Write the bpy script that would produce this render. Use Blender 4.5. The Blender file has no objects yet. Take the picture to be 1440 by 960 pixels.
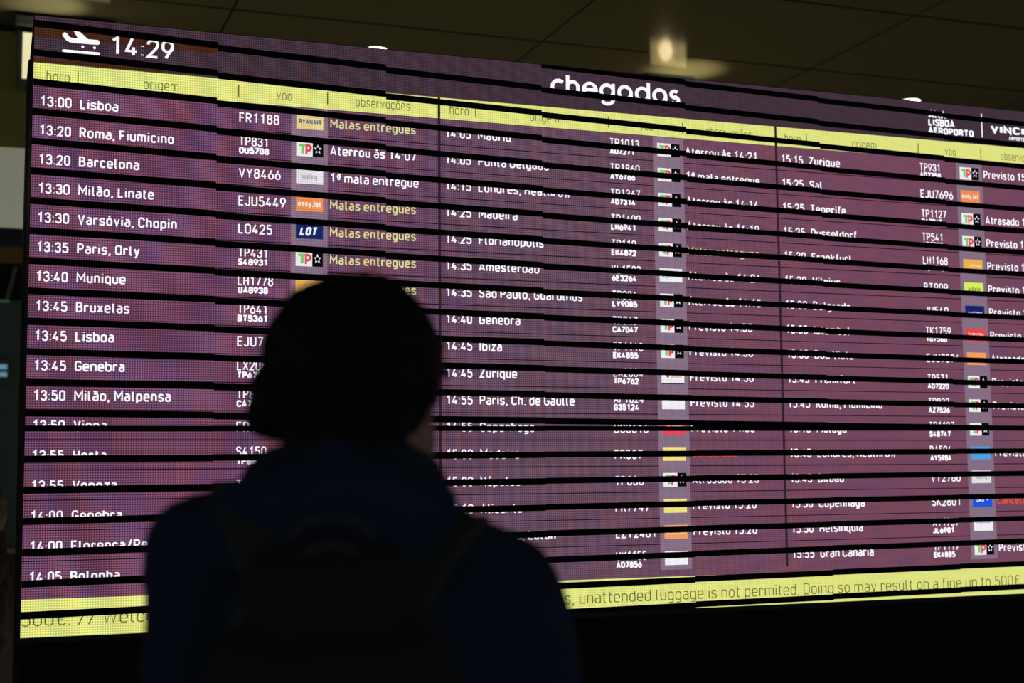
import bpy, bmesh, math, random
from mathutils import Vector, Matrix, noise
random.seed(7)
SC = bpy.context.scene
COL = SC.collection

# ------------------------------------------------------------------ camera
F_PX = 1999.34                                   # 50 mm on a 36 mm sensor, 1440 px wide
CAM = Vector((-0.10625, -4.98786, 1.54))
R_AX = Vector((0.93916275, -0.34335476, -0.00899122))
U_AX = Vector((-0.02428534, -0.09249297, 0.99541713))
F_AX = Vector((0.34261284, 0.93464034, 0.09520444))
cd = bpy.data.cameras.new('camera')
cam = bpy.data.objects.new('camera', cd)
COL.objects.link(cam)
M3 = Matrix((R_AX, U_AX, -F_AX)).transposed()
cam.matrix_world = Matrix.Translation(CAM) @ M3.to_4x4()
cd.sensor_width = 36.0
cd.lens = F_PX * 36.0 / 1440.0
cd.clip_start = 0.05
cd.clip_end = 200
cd.dof.use_dof = True
cd.dof.focus_distance = 5.0
cd.dof.aperture_fstop = 2.8
SC.camera = cam

# ------------------------------------------------------------------ exposure and ambient light
SC.view_settings.view_transform = 'Standard'
SC.view_settings.look = 'None'
SC.view_settings.exposure = 0.0
SC.view_settings.gamma = 1.0
SC.view_settings.use_curve_mapping = False
w = bpy.data.worlds.new('world')
SC.world = w
w.use_nodes = True
bg = w.node_tree.nodes['Background']
bg.inputs[0].default_value = (0.80, 0.90, 1.0, 1)
bg.inputs[1].default_value = 0.30


# ------------------------------------------------------------------ helpers
def at(px, py, Y):
    """the point of the vertical plane y = Y seen at this photograph pixel"""
    d = F_AX + R_AX * ((px - 720) / F_PX) - U_AX * ((py - 480) / F_PX)
    return CAM + d * ((Y - CAM.y) / d.y)


def lin(c):
    out = []
    for v in c:
        v /= 255.0
        out.append(v / 12.92 if v <= 0.04045 else ((v + 0.055) / 1.055) ** 2.4)
    return out


def mat(name, rgb, rough=0.6, metal=0.0, emit=None, strength=1.0, spec=0.5, noise_amt=0.0, noise_scale=20.0, bump=0.0):
    m = bpy.data.materials.new(name)
    m.use_nodes = True
    nt = m.node_tree
    b = nt.nodes['Principled BSDF']
    c = lin(rgb) + [1]
    b.inputs['Base Color'].default_value = c
    b.inputs['Roughness'].default_value = rough
    b.inputs['Metallic'].default_value = metal
    b.inputs['Specular IOR Level'].default_value = spec
    if emit:
        b.inputs['Emission Color'].default_value = lin(emit) + [1]
        b.inputs['Emission Strength'].default_value = strength
    if noise_amt or bump:
        tc = nt.nodes.new('ShaderNodeTexCoord')
        n = nt.nodes.new('ShaderNodeTexNoise')
        n.inputs['Scale'].default_value = noise_scale
        n.inputs['Detail'].default_value = 5
        nt.links.new(tc.outputs['Object'], n.inputs['Vector'])
        if noise_amt:
            mx = nt.nodes.new('ShaderNodeMix')
            mx.data_type = 'RGBA'
            mx.inputs[6].default_value = [v * (1 - noise_amt) for v in c[:3]] + [1]
            mx.inputs[7].default_value = [min(1, v * (1 + noise_amt)) for v in c[:3]] + [1]
            nt.links.new(n.outputs['Fac'], mx.inputs[0])
            nt.links.new(mx.outputs[2], b.inputs['Base Color'])
        if bump:
            bp = nt.nodes.new('ShaderNodeBump')
            bp.inputs['Strength'].default_value = bump
            nt.links.new(n.outputs['Fac'], bp.inputs['Height'])
            nt.links.new(bp.outputs['Normal'], b.inputs['Normal'])
    return m


LED_P = 0.1 * 0.0823          # pitch of the LED dots, metres
_led = {}


def led(rgb, grid=0.5, gain=1.0, moire=False):
    """a lit LED area: flat colour broken up by the dot grid of the panel"""
    key = (tuple(rgb), grid, gain, moire)
    if key in _led:
        return _led[key]
    m = bpy.data.materials.new('led_%d_%d_%d' % tuple(rgb))
    m.use_nodes = True
    nt = m.node_tree
    b = nt.nodes['Principled BSDF']
    b.inputs['Base Color'].default_value = (0.004, 0.004, 0.004, 1)
    b.inputs['Roughness'].default_value = 0.7
    b.inputs['Specular IOR Level'].default_value = 0.1
    c = [v * gain for v in lin(rgb)]
    tc = nt.nodes.new('ShaderNodeTexCoord')
    sp = nt.nodes.new('ShaderNodeSeparateXYZ')
    nt.links.new(tc.outputs['Object'], sp.inputs[0])

    def math_n(op, a, bb):
        n = nt.nodes.new('ShaderNodeMath')
        n.operation = op
        for i, v in enumerate((a, bb)):
            if v is None:
                continue
            if isinstance(v, (int, float)):
                n.inputs[i].default_value = v
            else:
                nt.links.new(v, n.inputs[i])
        return n.outputs[0]
    k = 2 * math.pi / LED_P
    comb = nt.nodes.new('ShaderNodeCombineColor')
    # blurring of the dots with distance, put into the colour as falling contrast
    fade = math_n('MAXIMUM', math_n('SUBTRACT', 1.0, math_n('MULTIPLY', sp.outputs[0], .24)), .15)
    gr = math_n('MULTIPLY', fade, grid)
    zc = math_n('COSINE', math_n('MULTIPLY', sp.outputs[2], k), None)
    zt = math_n('ADD', math_n('MULTIPLY', zc, gr), 1.0)
    for i, ph in enumerate((-0.7, 0.0, 0.7)):
        xc = math_n('COSINE', math_n('ADD', math_n('MULTIPLY', sp.outputs[0], k), ph), None)
        xt = math_n('ADD', math_n('MULTIPLY', xc, gr), 1.0)
        v = math_n('MULTIPLY', math_n('MULTIPLY', xt, zt), c[i])
        nt.links.new(v, comb.inputs[i])
    res = comb.outputs[0]
    if moire:                  # camera moiré put into the colour: middle cabinets turn greyer
        d = math_n('DIVIDE', math_n('SUBTRACT', sp.outputs[0], 1.85), .62)
        g = math_n('MULTIPLY', math_n('POWER', 2.718, math_n('MULTIPLY', math_n('MULTIPLY', d, d), -1.0)), .75)
        mx = nt.nodes.new('ShaderNodeMix'); mx.data_type = 'RGBA'; mx.blend_type = 'MULTIPLY'
        nt.links.new(g, mx.inputs[0])
        nt.links.new(res, mx.inputs[6])
        mx.inputs[7].default_value = (.76, 1.22, .92, 1)
        # moiré painted as reddish and bluish blotches, redder towards the far end
        nz = nt.nodes.new('ShaderNodeTexNoise'); nz.inputs['Scale'].default_value = 9; nz.inputs['Detail'].default_value = 3
        nt.links.new(tc.outputs['Object'], nz.inputs['Vector'])
        rp = nt.nodes.new('ShaderNodeValToRGB')
        rp.color_ramp.elements[0].position = .32; rp.color_ramp.elements[0].color = (.88, .97, 1.10, 1)
        rp.color_ramp.elements[1].position = .68; rp.color_ramp.elements[1].color = (1.12, 1.02, .92, 1)
        nt.links.new(nz.outputs['Fac'], rp.inputs[0])
        m2 = nt.nodes.new('ShaderNodeMix'); m2.data_type = 'RGBA'; m2.blend_type = 'MULTIPLY'; m2.inputs[0].default_value = 1
        nt.links.new(mx.outputs[2], m2.inputs[6]); nt.links.new(rp.outputs[0], m2.inputs[7])
        mr = nt.nodes.new('ShaderNodeMapRange'); mr.inputs[1].default_value = 1.4; mr.inputs[2].default_value = 3.0
        nt.links.new(sp.outputs[0], mr.inputs[0])
        m3 = nt.nodes.new('ShaderNodeMix'); m3.data_type = 'RGBA'; m3.blend_type = 'MULTIPLY'
        nt.links.new(mr.outputs[0], m3.inputs[0]); nt.links.new(m2.outputs[2], m3.inputs[6])
        m3.inputs[7].default_value = (1.14, 1.12, .95, 1)
        res = m3.outputs[2]
    nt.links.new(res, b.inputs['Emission Color'])
    b.inputs['Emission Strength'].default_value = 1.0
    _led[key] = m
    return m


def link(name, me, parent=None):
    o = bpy.data.objects.new(name, me)
    COL.objects.link(o)
    if parent is not None:
        o.parent = parent
    return o


def tag(o, label=None, cat=None, group=None, kind=None):
    if label: o['label'] = label
    if cat: o['category'] = cat
    if group: o['group'] = group
    if kind: o['kind'] = kind
    return o


def empty(name, loc, rz=0.0):
    o = bpy.data.objects.new(name, None)
    o.empty_display_size = 0.1
    COL.objects.link(o)
    o.location = loc
    o.rotation_euler = (0, 0, rz)
    return o


class MB:
    """collects shapes and links them as ONE mesh object"""
    def __init__(self):
        self.v, self.f, self.mi, self.mats = [], [], [], []

    def _m(self, m):
        if m not in self.mats:
            self.mats.append(m)
        return self.mats.index(m)

    def face(self, pts, m):
        s = len(self.v)
        self.v += [tuple(p) for p in pts]
        self.f.append(tuple(range(s, s + len(pts))))
        self.mi.append(self._m(m))

    def box(self, a, b, m, bevel=0.0):
        bm = bmesh.new()
        bmesh.ops.create_cube(bm, size=1.0)
        for v in bm.verts:
            v.co = Vector([(a[i] + b[i]) / 2 + v.co[i] * (b[i] - a[i]) for i in range(3)])
        if bevel:
            bmesh.ops.bevel(bm, geom=bm.edges[:], offset=bevel, segments=3, affect='EDGES', profile=0.5)
        self.bm(bm, m)

    def bm(self, bm, m):
        s = len(self.v)
        bm.verts.index_update()
        self.v += [tuple(v.co) for v in bm.verts]
        i = self._m(m)
        for f in bm.faces:
            self.f.append(tuple(s + v.index for v in f.verts))
            self.mi.append(i)
        bm.free()

    def cyl(self, p, q, r1, r2, m, n=24):
        p, q = Vector(p), Vector(q)
        ax = (q - p).normalized()
        u = ax.orthogonal().normalized()
        w_ = ax.cross(u)
        s = len(self.v)
        for c, r in ((p, r1), (q, r2)):
            for k in range(n):
                a = 2 * math.pi * k / n
                self.v.append(tuple(c + u * (r * math.cos(a)) + w_ * (r * math.sin(a))))
        i = self._m(m)
        for k in range(n):
            self.f.append((s + k, s + (k + 1) % n, s + n + (k + 1) % n, s + n + k)); self.mi.append(i)
        self.f.append(tuple(s + k for k in reversed(range(n)))); self.mi.append(i)
        self.f.append(tuple(s + n + k for k in range(n))); self.mi.append(i)

    def build(self, name, parent=None, smooth=False):
        me = bpy.data.meshes.new(name)
        me.from_pydata(self.v, [], self.f)
        for m in self.mats:
            me.materials.append(m)
        me.polygons.foreach_set('material_index', self.mi)
        if smooth:
            me.polygons.foreach_set('use_smooth', [True] * len(me.polygons))
        me.update()
        return link(name, me, parent)


# ------------------------------------------------------------------ a stroke alphabet in the board's engineering lettering
X = 0.72
G = {}


def rect(x0, y0, x1, y1, r):
    return ([(x0, y0, r), (x1, y0, r), (x1, y1, r), (x0, y1, r)], True)


def S(*p):
    return ([tuple(q) + (0.0,) if len(q) == 2 else tuple(q) for q in p], False)


W0 = 0.40
G['0'] = (W0, [rect(0, 0, W0, 1, .2)])
G['1'] = (W0, [S((.06, .80), (.26, 1), (.26, 0))])
G['2'] = (W0, [S((0, .74), (0, 1, .2), (W0, 1, .2), (W0, .62, .16), (0, 0), (W0, 0))])
G['3'] = (W0, [S((0, .8), (0, 1, .19), (W0 - .02, 1, .19), (W0 - .02, .54, .18), (.14, .54)),
               S((.14, .54), (W0, .54, .2), (W0, 0, .2), (0, 0, .2), (0, .22))])
G['4'] = (W0 + .03, [S((.24, 1), (0, .24), (.44, .24)), S((.30, .48), (.30, 0))])
G['5'] = (W0, [S((W0 - .03, 1), (.04, 1), (.03, .60), (W0, .62, .2), (W0, 0, .2), (0, 0, .2), (0, .18))])
G['6'] = (W0, [rect(0, 0, W0, .6, .2), S((.27, 1), (.02, .42))])
G['7'] = (W0, [S((0, 1), (W0, 1), (.12, 0))])
G['8'] = (W0, [rect(.02, .54, W0 - .02, 1, .18), rect(0, 0, W0, .54, .2)])
G['9'] = (W0, [rect(0, .4, W0, 1, .2), S((.13, 0), (W0 - .02, .58))])
G[':'] = (.03, [S((.015, .03), (.015, .09)), S((.015, .57), (.015, .63))])
G['.'] = (.03, [S((.015, -.04), (.015, .04))])
G[','] = (.06, [S((.05, .06), (-.01, -.20))])
G['/'] = (.34, [S((0, -.06), (.34, 1.04))])
G['-'] = (.24, [S((0, .42), (.24, .42))])
G['€'] = (.46, [S((.46, .86), (.44, 1, .16), (.10, 1, .22), (.10, 0, .22), (.44, 0, .16), (.46, .14)),
                S((0, .6), (.36, .6)), S((0, .42), (.36, .42))])
G['a'] = (.36, [S((.04, X), (.36, X, .16), (.36, 0)), S((.36, .42), (0, .42, .17), (0, 0, .17), (.36, 0, .14), (.36, .2))])
G['ɑ'] = (.38, [rect(0, 0, .38, X, .19), S((.38, .62), (.38, 0))])
ACU = S((.13, .90), (.26, 1.08))
GRA = S((.25, .90), (.11, 1.08))
TIL = S((.02, .92), (.11, .99), (.25, .91), (.34, .98))
G['ã'] = (.36, G['a'][1] + [TIL])
G['á'] = (.36, G['a'][1] + [ACU])
G['à'] = (.36, G['a'][1] + [GRA])
G['b'] = (.38, [S((0, 1), (0, 0)), rect(0, 0, .38, X, .18)])
G['c'] = (.34, [S((.34, .58), (.34, X, .17), (0, X, .18), (0, 0, .18), (.34, 0, .17), (.34, .14))])
G['ç'] = (.34, G['c'][1] + [S((.18, 0), (.21, -.16, .05), (.10, -.22))])
G['d'] = (.38, [S((.38, 1), (.38, 0)), rect(0, 0, .38, X, .18)])
G['e'] = (.38, [S((.01, .36), (.38, .36), (.38, X, .18), (0, X, .18), (0, 0, .18), (.34, 0, .12), (.36, .08))])
G['f'] = (.24, [S((.26, 1), (.08, 1, .12), (.08, 0)), S((0, X), (.23, X))])
G['g'] = (.38, [rect(0, 0, .38, X, .18), S((.38, X), (.38, -.25, .16), (.04, -.25))])
G['h'] = (.37, [S((0, 1), (0, 0)), S((0, X - .02), (.37, X, .18), (.37, 0))])
G['i'] = (.03, [S((.015, X), (.015, 0)), S((.015, .94), (.015, 1.02))])
G['j'] = (.10, [S((.09, X), (.09, -.24, .1), (0, -.24)), S((.09, .94), (.09, 1.02))])
G['k'] = (.35, [S((0, 1), (0, 0)), S((.33, X), (.02, .30)), S((.13, .42), (.36, 0))])
G['l'] = (.14, [S((.02, 1), (.02, 0, .13), (.15, 0))])
G['m'] = (.66, [S((0, X), (0, 0)), S((0, X - .02), (.33, X, .16), (.33, 0)), S((.33, X - .04), (.66, X, .16), (.66, 0))])
G['n'] = (.37, [S((0, X), (0, 0)), S((0, X - .02), (.37, X, .18), (.37, 0))])
G['o'] = (.38, [rect(0, 0, .38, X, .19)])
G['ó'] = (.38, G['o'][1] + [ACU])
G['õ'] = (.38, G['o'][1] + [TIL])
G['p'] = (.38, [S((0, X), (0, -.27)), rect(0, 0, .38, X, .18)])
G['q'] = (.38, [S((.38, X), (.38, -.27)), rect(0, 0, .38, X, .18)])
G['r'] = (.24, [S((0, X), (0, 0)), S((0, X - .03), (.24, X, .12), (.25, .60))])
G['s'] = (.34, [S((.34, .60), (.33, X, .14), (0, X, .15), (0, .38, .14), (.34, .34, .14), (.34, 0, .15), (0, 0, .14), (-.01, .12))])
G['t'] = (.22, [S((.07, .96), (.07, 0, .13), (.22, 0)), S((0, X), (.21, X))])
G['u'] = (.36, [S((0, X), (0, 0, .18), (.36, .02)), S((.36, X), (.36, 0))])
G['v'] = (.38, [S((0, X), (.19, 0), (.38, X))])
G['w'] = (.56, [S((0, X), (.14, 0), (.28, X), (.42, 0), (.56, X))])
G['x'] = (.36, [S((0, X), (.36, 0)), S((.36, X), (0, 0))])
G['y'] = (.38, [S((0, X), (.20, 0)), S((.38, X), (.14, -.25, .05), (.03, -.25))])
G['z'] = (.34, [S((0, X), (.33, X), (0, 0), (.34, 0))])
G['ª'] = (.24, [S((.03, 1), (.24, 1, .1), (.24, .54)), S((.24, .82), (0, .82, .1), (0, .56, .1), (.24, .56, .08), (.24, .7)),
                S((0, .36), (.26, .36))])
G['A'] = (.48, [S((0, 0), (.24, 1), (.48, 0)), S((.08, .26), (.40, .26))])
G['B'] = (.42, [S((0, .53), (0, 1), (.38, 1, .2), (.38, .53, .2), (0, .53)), S((0, .53), (.42, .53, .22), (.42, 0, .22), (0, 0), (0, .53))])
G['C'] = (.42, [S((.42, .78), (.42, 1, .2), (0, 1, .21), (0, 0, .21), (.42, 0, .2), (.42, .22))])
G['D'] = (.43, [S((0, 0), (0, 1), (.43, 1, .24), (.43, 0, .24), (0, 0))])
G['E'] = (.37, [S((.37, 1), (0, 1), (0, 0), (.37, 0)), S((0, .52), (.33, .52))])
G['F'] = (.37, [S((.37, 1), (0, 1), (0, 0)), S((0, .5), (.33, .5))])
G['G'] = (.42, [S((.41, .82), (.41, 1, .2), (0, 1, .21), (0, 0, .21), (.42, 0, .21), (.42, .46), (.22, .46))])
G['H'] = (.43, [S((0, 0), (0, 1)), S((.43, 0), (.43, 1)), S((0, .52), (.43, .52))])
G['I'] = (.03, [S((.015, 0), (.015, 1))])
G['J'] = (.34, [S((.34, 1), (.34, 0, .17), (0, 0, .17), (0, .2))])
G['K'] = (.43, [S((0, 0), (0, 1)), S((.41, 1), (.02, .4)), S((.15, .56), (.44, 0))])
G['L'] = (.36, [S((0, 1), (0, 0), (.36, 0))])
G['M'] = (.60, [S((0, 0), (0, 1), (.30, .36), (.60, 1), (.60, 0))])
G['N'] = (.44, [S((0, 0), (0, 1), (.44, 0), (.44, 1))])
G['O'] = (.44, [rect(0, 0, .44, 1, .21)])
G['P'] = (.41, [S((0, 0), (0, 1), (.41, 1, .22), (.41, .46, .22), (0, .46))])
G['Q'] = (.44, [rect(0, 0, .44, 1, .21), S((.26, .2), (.46, -.03))])
G['R'] = (.42, [S((0, 0), (0, 1), (.40, 1, .22), (.40, .48, .22), (0, .48)), S((.2, .48), (.43, 0))])
G['S'] = (.41, [S((.40, .80), (.39, 1, .18), (.01, 1, .18), (.01, .55, .17), (.40, .48, .17), (.40, 0, .19), (0, 0, .18), (0, .20))])
G['T'] = (.44, [S((0, 1), (.44, 1)), S((.22, 1), (.22, 0))])
G['U'] = (.43, [S((0, 1), (0, 0, .21), (.43, 0, .21), (.43, 1))])
G['V'] = (.46, [S((0, 1), (.23, 0), (.46, 1))])
G['W'] = (.70, [S((0, 1), (.17, 0), (.35, 1), (.53, 0), (.70, 1))])
G['X'] = (.46, [S((0, 1), (.46, 0)), S((.46, 1), (0, 0))])
G['Y'] = (.46, [S((0, 1), (.23, .44), (.46, 1)), S((.23, .44), (.23, 0))])
G['Z'] = (.41, [S((0, 1), (.41, 1), (0, 0), (.41, 0))])


def round_path(pts, closed):
    P = [Vector((p[0], p[1])) for p in pts]
    n = len(P)
    out = []
    for i in range(n):
        r = pts[i][2]
        if (not closed and i in (0, n - 1)) or r <= 0:
            out.append((P[i], True))
            continue
        a, b, c = P[i - 1], P[i], P[(i + 1) % n]
        d1, d2 = (a - b), (c - b)
        l1, l2 = d1.length, d2.length
        rr = min(r, l1 * 0.5 if (closed or i > 1) else l1, l2 * 0.5 if (closed or i < n - 2) else l2)
        s, e = b + d1 / l1 * rr, b + d2 / l2 * rr
        for k in range(7):
            t = k / 6.0
            # circle-like corner (cubic with the usual 0.55 handles)
            h = 0.5523
            c1, c2 = s + (b - s) * h, e + (b - e) * h
            q = s * (1 - t) ** 3 + c1 * 3 * t * (1 - t) ** 2 + c2 * 3 * t * t * (1 - t) + e * t ** 3
            out.append((q, False))
    res = []
    for q, s in out:
        if not res or (q - res[-1]).length > 1e-5:
            res.append(q)
    if closed and (res[0] - res[-1]).length < 1e-5:
        res.pop()
    return res


def stroke_quads(path, closed, hw):
    n = len(path)
    L, Rr = [], []
    for i in range(n):
        if closed:
            a, c = path[i - 1], path[(i + 1) % n]
        else:
            a = path[i - 1] if i else None
            c = path[i + 1] if i < n - 1 else None
        b = path[i]
        t1 = (b - a).normalized() if a is not None else None
        t2 = (c - b).normalized() if c is not None else None
        if t1 is None: t1 = t2
        if t2 is None: t2 = t1
        n1, n2 = Vector((-t1.y, t1.x)), Vector((-t2.y, t2.x))
        m = n1 + n2
        if m.length < 1e-4:
            m = n1
        m.normalize()
        k = 1.0 / max(0.42, m.dot(n1))
        L.append(b + m * hw * k)
        Rr.append(b - m * hw * k)
    quads = []
    for i in range(n if closed else n - 1):
        j = (i + 1) % n
        quads.append((L[i], L[j], Rr[j], Rr[i]))
    return quads


def text_width(s, cap, sw=.14, track=.115, sx=1.0):
    x = 0
    for ch in s:
        if ch == ' ':
            x += .26
        else:
            x += G[ch][0] * sx + sw + track
    return (x - track) * cap


def add_text(mb, s, u, v, cap, m, sw=.14, track=.115, sx=1.0, y=-.002, slant=0.0, to=None, wide=1.0):
    """letters on the board plane: u, v in row units from the board's datum, cap = capital height in rows"""
    if to is not None:
        w_ = text_width(s, cap, sw, track, sx)
        wide = (to - u) / w_
    x = 0.0
    for ch in s:
        if ch == ' ':
            x += .26
            continue
        gw, strokes = G[ch]
        for pts, closed in strokes:
            path = round_path(pts, closed)
            path = [Vector((x + sw / 2 + p.x * sx, sw / 2 + p.y * (1 - sw))) for p in path]
            for q in stroke_quads(path, closed, sw / 2):
                mb.face([P3(u + (p.x + slant * p.y) * cap * wide, v + p.y * cap, y) for p in q], m)
        x += gw * sx + sw + track


ROW = 0.1                       # one table row is 0.1 m high
V0 = 1.54 + 1.39178 * ROW       # height of row datum v = 0


def P3(u, v, y=0.0):
    return (u * ROW, y, V0 + v * ROW)


def quad(mb, u0, v0, u1, v1, m, y=-.001):
    mb.face([P3(u0, v0, y), P3(u1, v0, y), P3(u1, v1, y), P3(u0, v1, y)], m)


# ------------------------------------------------------------------ the setting
CEIL_Z = 4.6
WALL_Y = 8.46


def ceiling_material():
    m = bpy.data.materials.new('ceiling_panels')
    m.use_nodes = True
    nt = m.node_tree
    b = nt.nodes['Principled BSDF']
    b.inputs['Roughness'].default_value = 0.13
    b.inputs['Specular IOR Level'].default_value = 0.30
    b.inputs['Specular Tint'].default_value = (1.0, .90, .55, 1)
    geo = nt.nodes.new('ShaderNodeNewGeometry')
    sp = nt.nodes.new('ShaderNodeSeparateXYZ')
    nt.links.new(geo.outputs['Position'], sp.inputs[0])

    def mth(op, a, bb=None):
        n = nt.nodes.new('ShaderNodeMath')
        n.operation = op
        for i, v in enumerate((a, bb)):
            if v is None: continue
            if isinstance(v, (int, float)): n.inputs[i].default_value = v
            else: nt.links.new(v, n.inputs[i])
        return n.outputs[0]

    def seam(out, off, pitch, half):
        a = mth('DIVIDE', mth('SUBTRACT', out, off), pitch)
        fr = mth('ABSOLUTE', mth('SUBTRACT', mth('FRACT', mth('ADD', a, 0.5)), 0.5))
        return mth('LESS_THAN', fr, half / pitch)
    s = mth('MAXIMUM', seam(sp.outputs[0], 3.48, 2.17, 0.008), seam(sp.outputs[1], 4.12, 1.32, 0.016))
    nz = nt.nodes.new('ShaderNodeTexNoise')
    nz.inputs['Scale'].default_value = 0.5
    nt.links.new(geo.outputs['Position'], nz.inputs['Vector'])
    mx0 = nt.nodes.new('ShaderNodeMix'); mx0.data_type = 'RGBA'
    mx0.inputs[6].default_value = (0.175, 0.157, 0.082, 1)
    mx0.inputs[7].default_value = (0.235, 0.212, 0.12, 1)
    nt.links.new(nz.outputs['Fac'], mx0.inputs[0])
    mx = nt.nodes.new('ShaderNodeMix'); mx.data_type = 'RGBA'
    mx.inputs[7].default_value = (0.03, 0.025, 0.012, 1)
    nt.links.new(s, mx.inputs[0])
    nt.links.new(mx0.outputs[2], mx.inputs[6])
    nt.links.new(mx.outputs[2], b.inputs['Base Color'])
    return m


M_ceil = ceiling_material()
M_floor = mat('polished_floor', (140, 134, 120), 0.35, noise_amt=.2, noise_scale=3)
M_wall = mat('back_wall', (70, 66, 40), 0.8, noise_amt=.1, noise_scale=2)
M_white = mat('white_panel', (205, 205, 190), 0.7, emit=(104, 106, 93))  # emission stands in for lamplight falling on the panel
M_blueband = mat('navy_band', (28, 40, 52), 0.5, noise_amt=.05)
M_brass = mat('brown_trim', (120, 95, 30), 0.5, noise_amt=.1)
M_black = mat('black_cladding', (9, 9, 9), 0.75, spec=.15, noise_amt=.15, noise_scale=8)
M_housing = mat('black_housing', (16, 17, 15), 0.6, spec=.3, noise_amt=.1, noise_scale=12)
M_dark = mat('dark_recess', (10, 10, 10), 0.9)
M_glass = mat('dark_glazing', (74, 94, 90), 0.5, noise_amt=.15, noise_scale=1.5)
M_grey = mat('grey_metal', (95, 102, 100), 0.45, noise_amt=.08)

mb = MB(); mb.box((-14, -12, -0.12), (24, 9, 0), M_floor)
tag(mb.build('floor'), kind='structure')
mb = MB(); mb.box((-14, -12, CEIL_Z), (24, 9, CEIL_Z + .12), M_ceil)
tag(mb.build('ceiling'), kind='structure')
mb = MB(); mb.box((-14, WALL_Y, 0), (24, WALL_Y + .2, CEIL_Z), M_wall)
tag(mb.build('wall_back'), kind='structure')
M_bulk = mat('olive_bulkhead', (158, 146, 74), 0.75, spec=.2, noise_amt=.12, noise_scale=2)
mb = MB(); mb.box((-14, 4.90, at(10, 200, 4.90).z), (1.25, 5.05, CEIL_Z - .05), M_bulk)
mb.box((-14, 4.96, CEIL_Z - .05), (1.25, 5.0, CEIL_Z), M_dark)
tag(mb.build('trim_1'), kind='structure')


# ------------------------------------------------------------------ shop front far behind, seen past the left edge of the board
shop = empty('shop_front', (0, WALL_Y, 0))
tag(shop, 'dim shop front on back wall left of the board, with pale fascia and navy band', 'shop front')


def zat(py):
    return at(12, py, WALL_Y - .1).z


def sbox(name, x0, x1, z0, z1, d0, d1, m, parent=shop, bevel=.004):
    b_ = MB(); b_.box((x0, -d1, z0), (x1, -d0, z1), m, bevel)
    return b_.build(name, parent)


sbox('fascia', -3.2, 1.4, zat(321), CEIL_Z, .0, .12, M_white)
sbox('navy_band', -3.2, 1.4, zat(347), zat(321), .0, .13, M_blueband)
sbox('wood_trim', -3.2, 1.4, zat(370), zat(347), .0, .14, M_brass)
sbox('dark_opening', -3.2, 1.4, zat(421), zat(370), .0, .04, M_dark)
for k in range(12):                                        # slanting pale slats hanging in the dark opening
    x = -2.9 + .36 * k
    b_ = MB()
    z0, z1 = zat(421), zat(374)
    b_.face([(x, -.09, z0), (x + .035, -.09, z0), (x + .105, -.09, z1), (x + .07, -.09, z1)], M_grey)
    b_.face([(x + .035, -.05, z0), (x, -.05, z0), (x + .07, -.05, z1), (x + .105, -.05, z1)], M_grey)
    b_.face([(x, -.05, z0), (x, -.09, z0), (x + .07, -.09, z1), (x + .07, -.05, z1)], M_grey)
    b_.face([(x + .035, -.09, z0), (x + .035, -.05, z0), (x + .105, -.05, z1), (x + .105, -.09, z1)], M_grey)
    b_.build('slat', shop)
sbox('glazing', -3.2, 1.4, 0, zat(421), .0, .05, M_glass)
g_ = sbox('green_light_strip', -.6, .02, zat(424), zat(421), .05, .08, mat('green_strip', (20, 60, 30), .5, emit=(38, 70, 42)))
for x in (-3.2, -2.0, 1.36):
    sbox('mullion', x, x + .05, 0, zat(421), .05, .1, M_grey)

# small lit status panel on the glazing
b_ = MB(); a0, a1 = at(-30, 541, WALL_Y - .1), at(13, 505, WALL_Y - .1)
b_.box((a0.x, -.11, a0.z), (a1.x, -.05, a1.z), M_glass, .01); sp_ = b_.build('status_panel', shop)
mb_ = mat('blue_line', (20, 30, 40), .5, emit=(92, 132, 150))
for y0, y1 in ((518.5, 512), (529, 523)):
    p0, p1 = at(-22, y0, WALL_Y - .12), at(10, y1, WALL_Y - .12)
    b_ = MB(); b_.box((p0.x, -.118, p0.z), (p1.x, -.108, p1.z), mb_, .003); b_.build('lit_line', sp_)

# counter and goods
ctr = empty('counter', (-.55, 6.2, 0))
tag(ctr, 'dark shop counter with pale top edge, left behind the board', 'counter')
b_ = MB(); b_.box((-.8, 0, 0), (.8, .55, 1.02), mat('counter_front', (40, 33, 18), .7, noise_amt=.2), .01); b_.build('counter_body', ctr)
b_ = MB(); b_.box((-.83, -.03, 1.02), (.83, .58, 1.06), mat('counter_top', (120, 116, 95), .5), .008); b_.build('counter_top', ctr)
fl = empty('flower_bunch', (-.045, 6.36, 1.06))
tag(fl, 'blurred pink flower bunch in small pot on the far left counter', 'flowers')
b_ = MB(); b_.cyl((0, 0, 0), (0, 0, .09), .045, .06, mat('pot', (90, 80, 40), .6)); b_.build('pot', fl, True)
M_pink = mat('pink_petals', (120, 62, 78), .7, noise_amt=.3, noise_scale=40)
b_ = MB()
for k in range(26):
    a, r, z = random.random() * 6.28, .075 * math.sqrt(random.random()), .11 + .09 * random.random()
    bm = bmesh.new(); bmesh.ops.create_icosphere(bm, subdivisions=1, radius=.022)
    for v in bm.verts: v.co = v.co * (1 + .3 * random.random()) + Vector((r * math.cos(a), r * math.sin(a), z))
    b_.bm(bm, M_pink)
b_.build('blossoms', fl, True)


# ------------------------------------------------------------------ ceiling lights and hanging signs
def spot_at(name, loc, energy, color, size=1.35, blend=.5, parent=None, radius=.06, target=None):
    l = bpy.data.lights.new(name, 'SPOT')
    l.energy = energy; l.color = color; l.spot_size = size; l.spot_blend = blend; l.shadow_soft_size = radius
    o = bpy.data.objects.new(name, l); COL.objects.link(o); o.location = loc
    if parent: o.parent = parent
    if target is not None:
        o.rotation_euler = (Vector(target) - Vector(loc)).to_track_quat('-Z', 'Y').to_euler()
    return o


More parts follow.
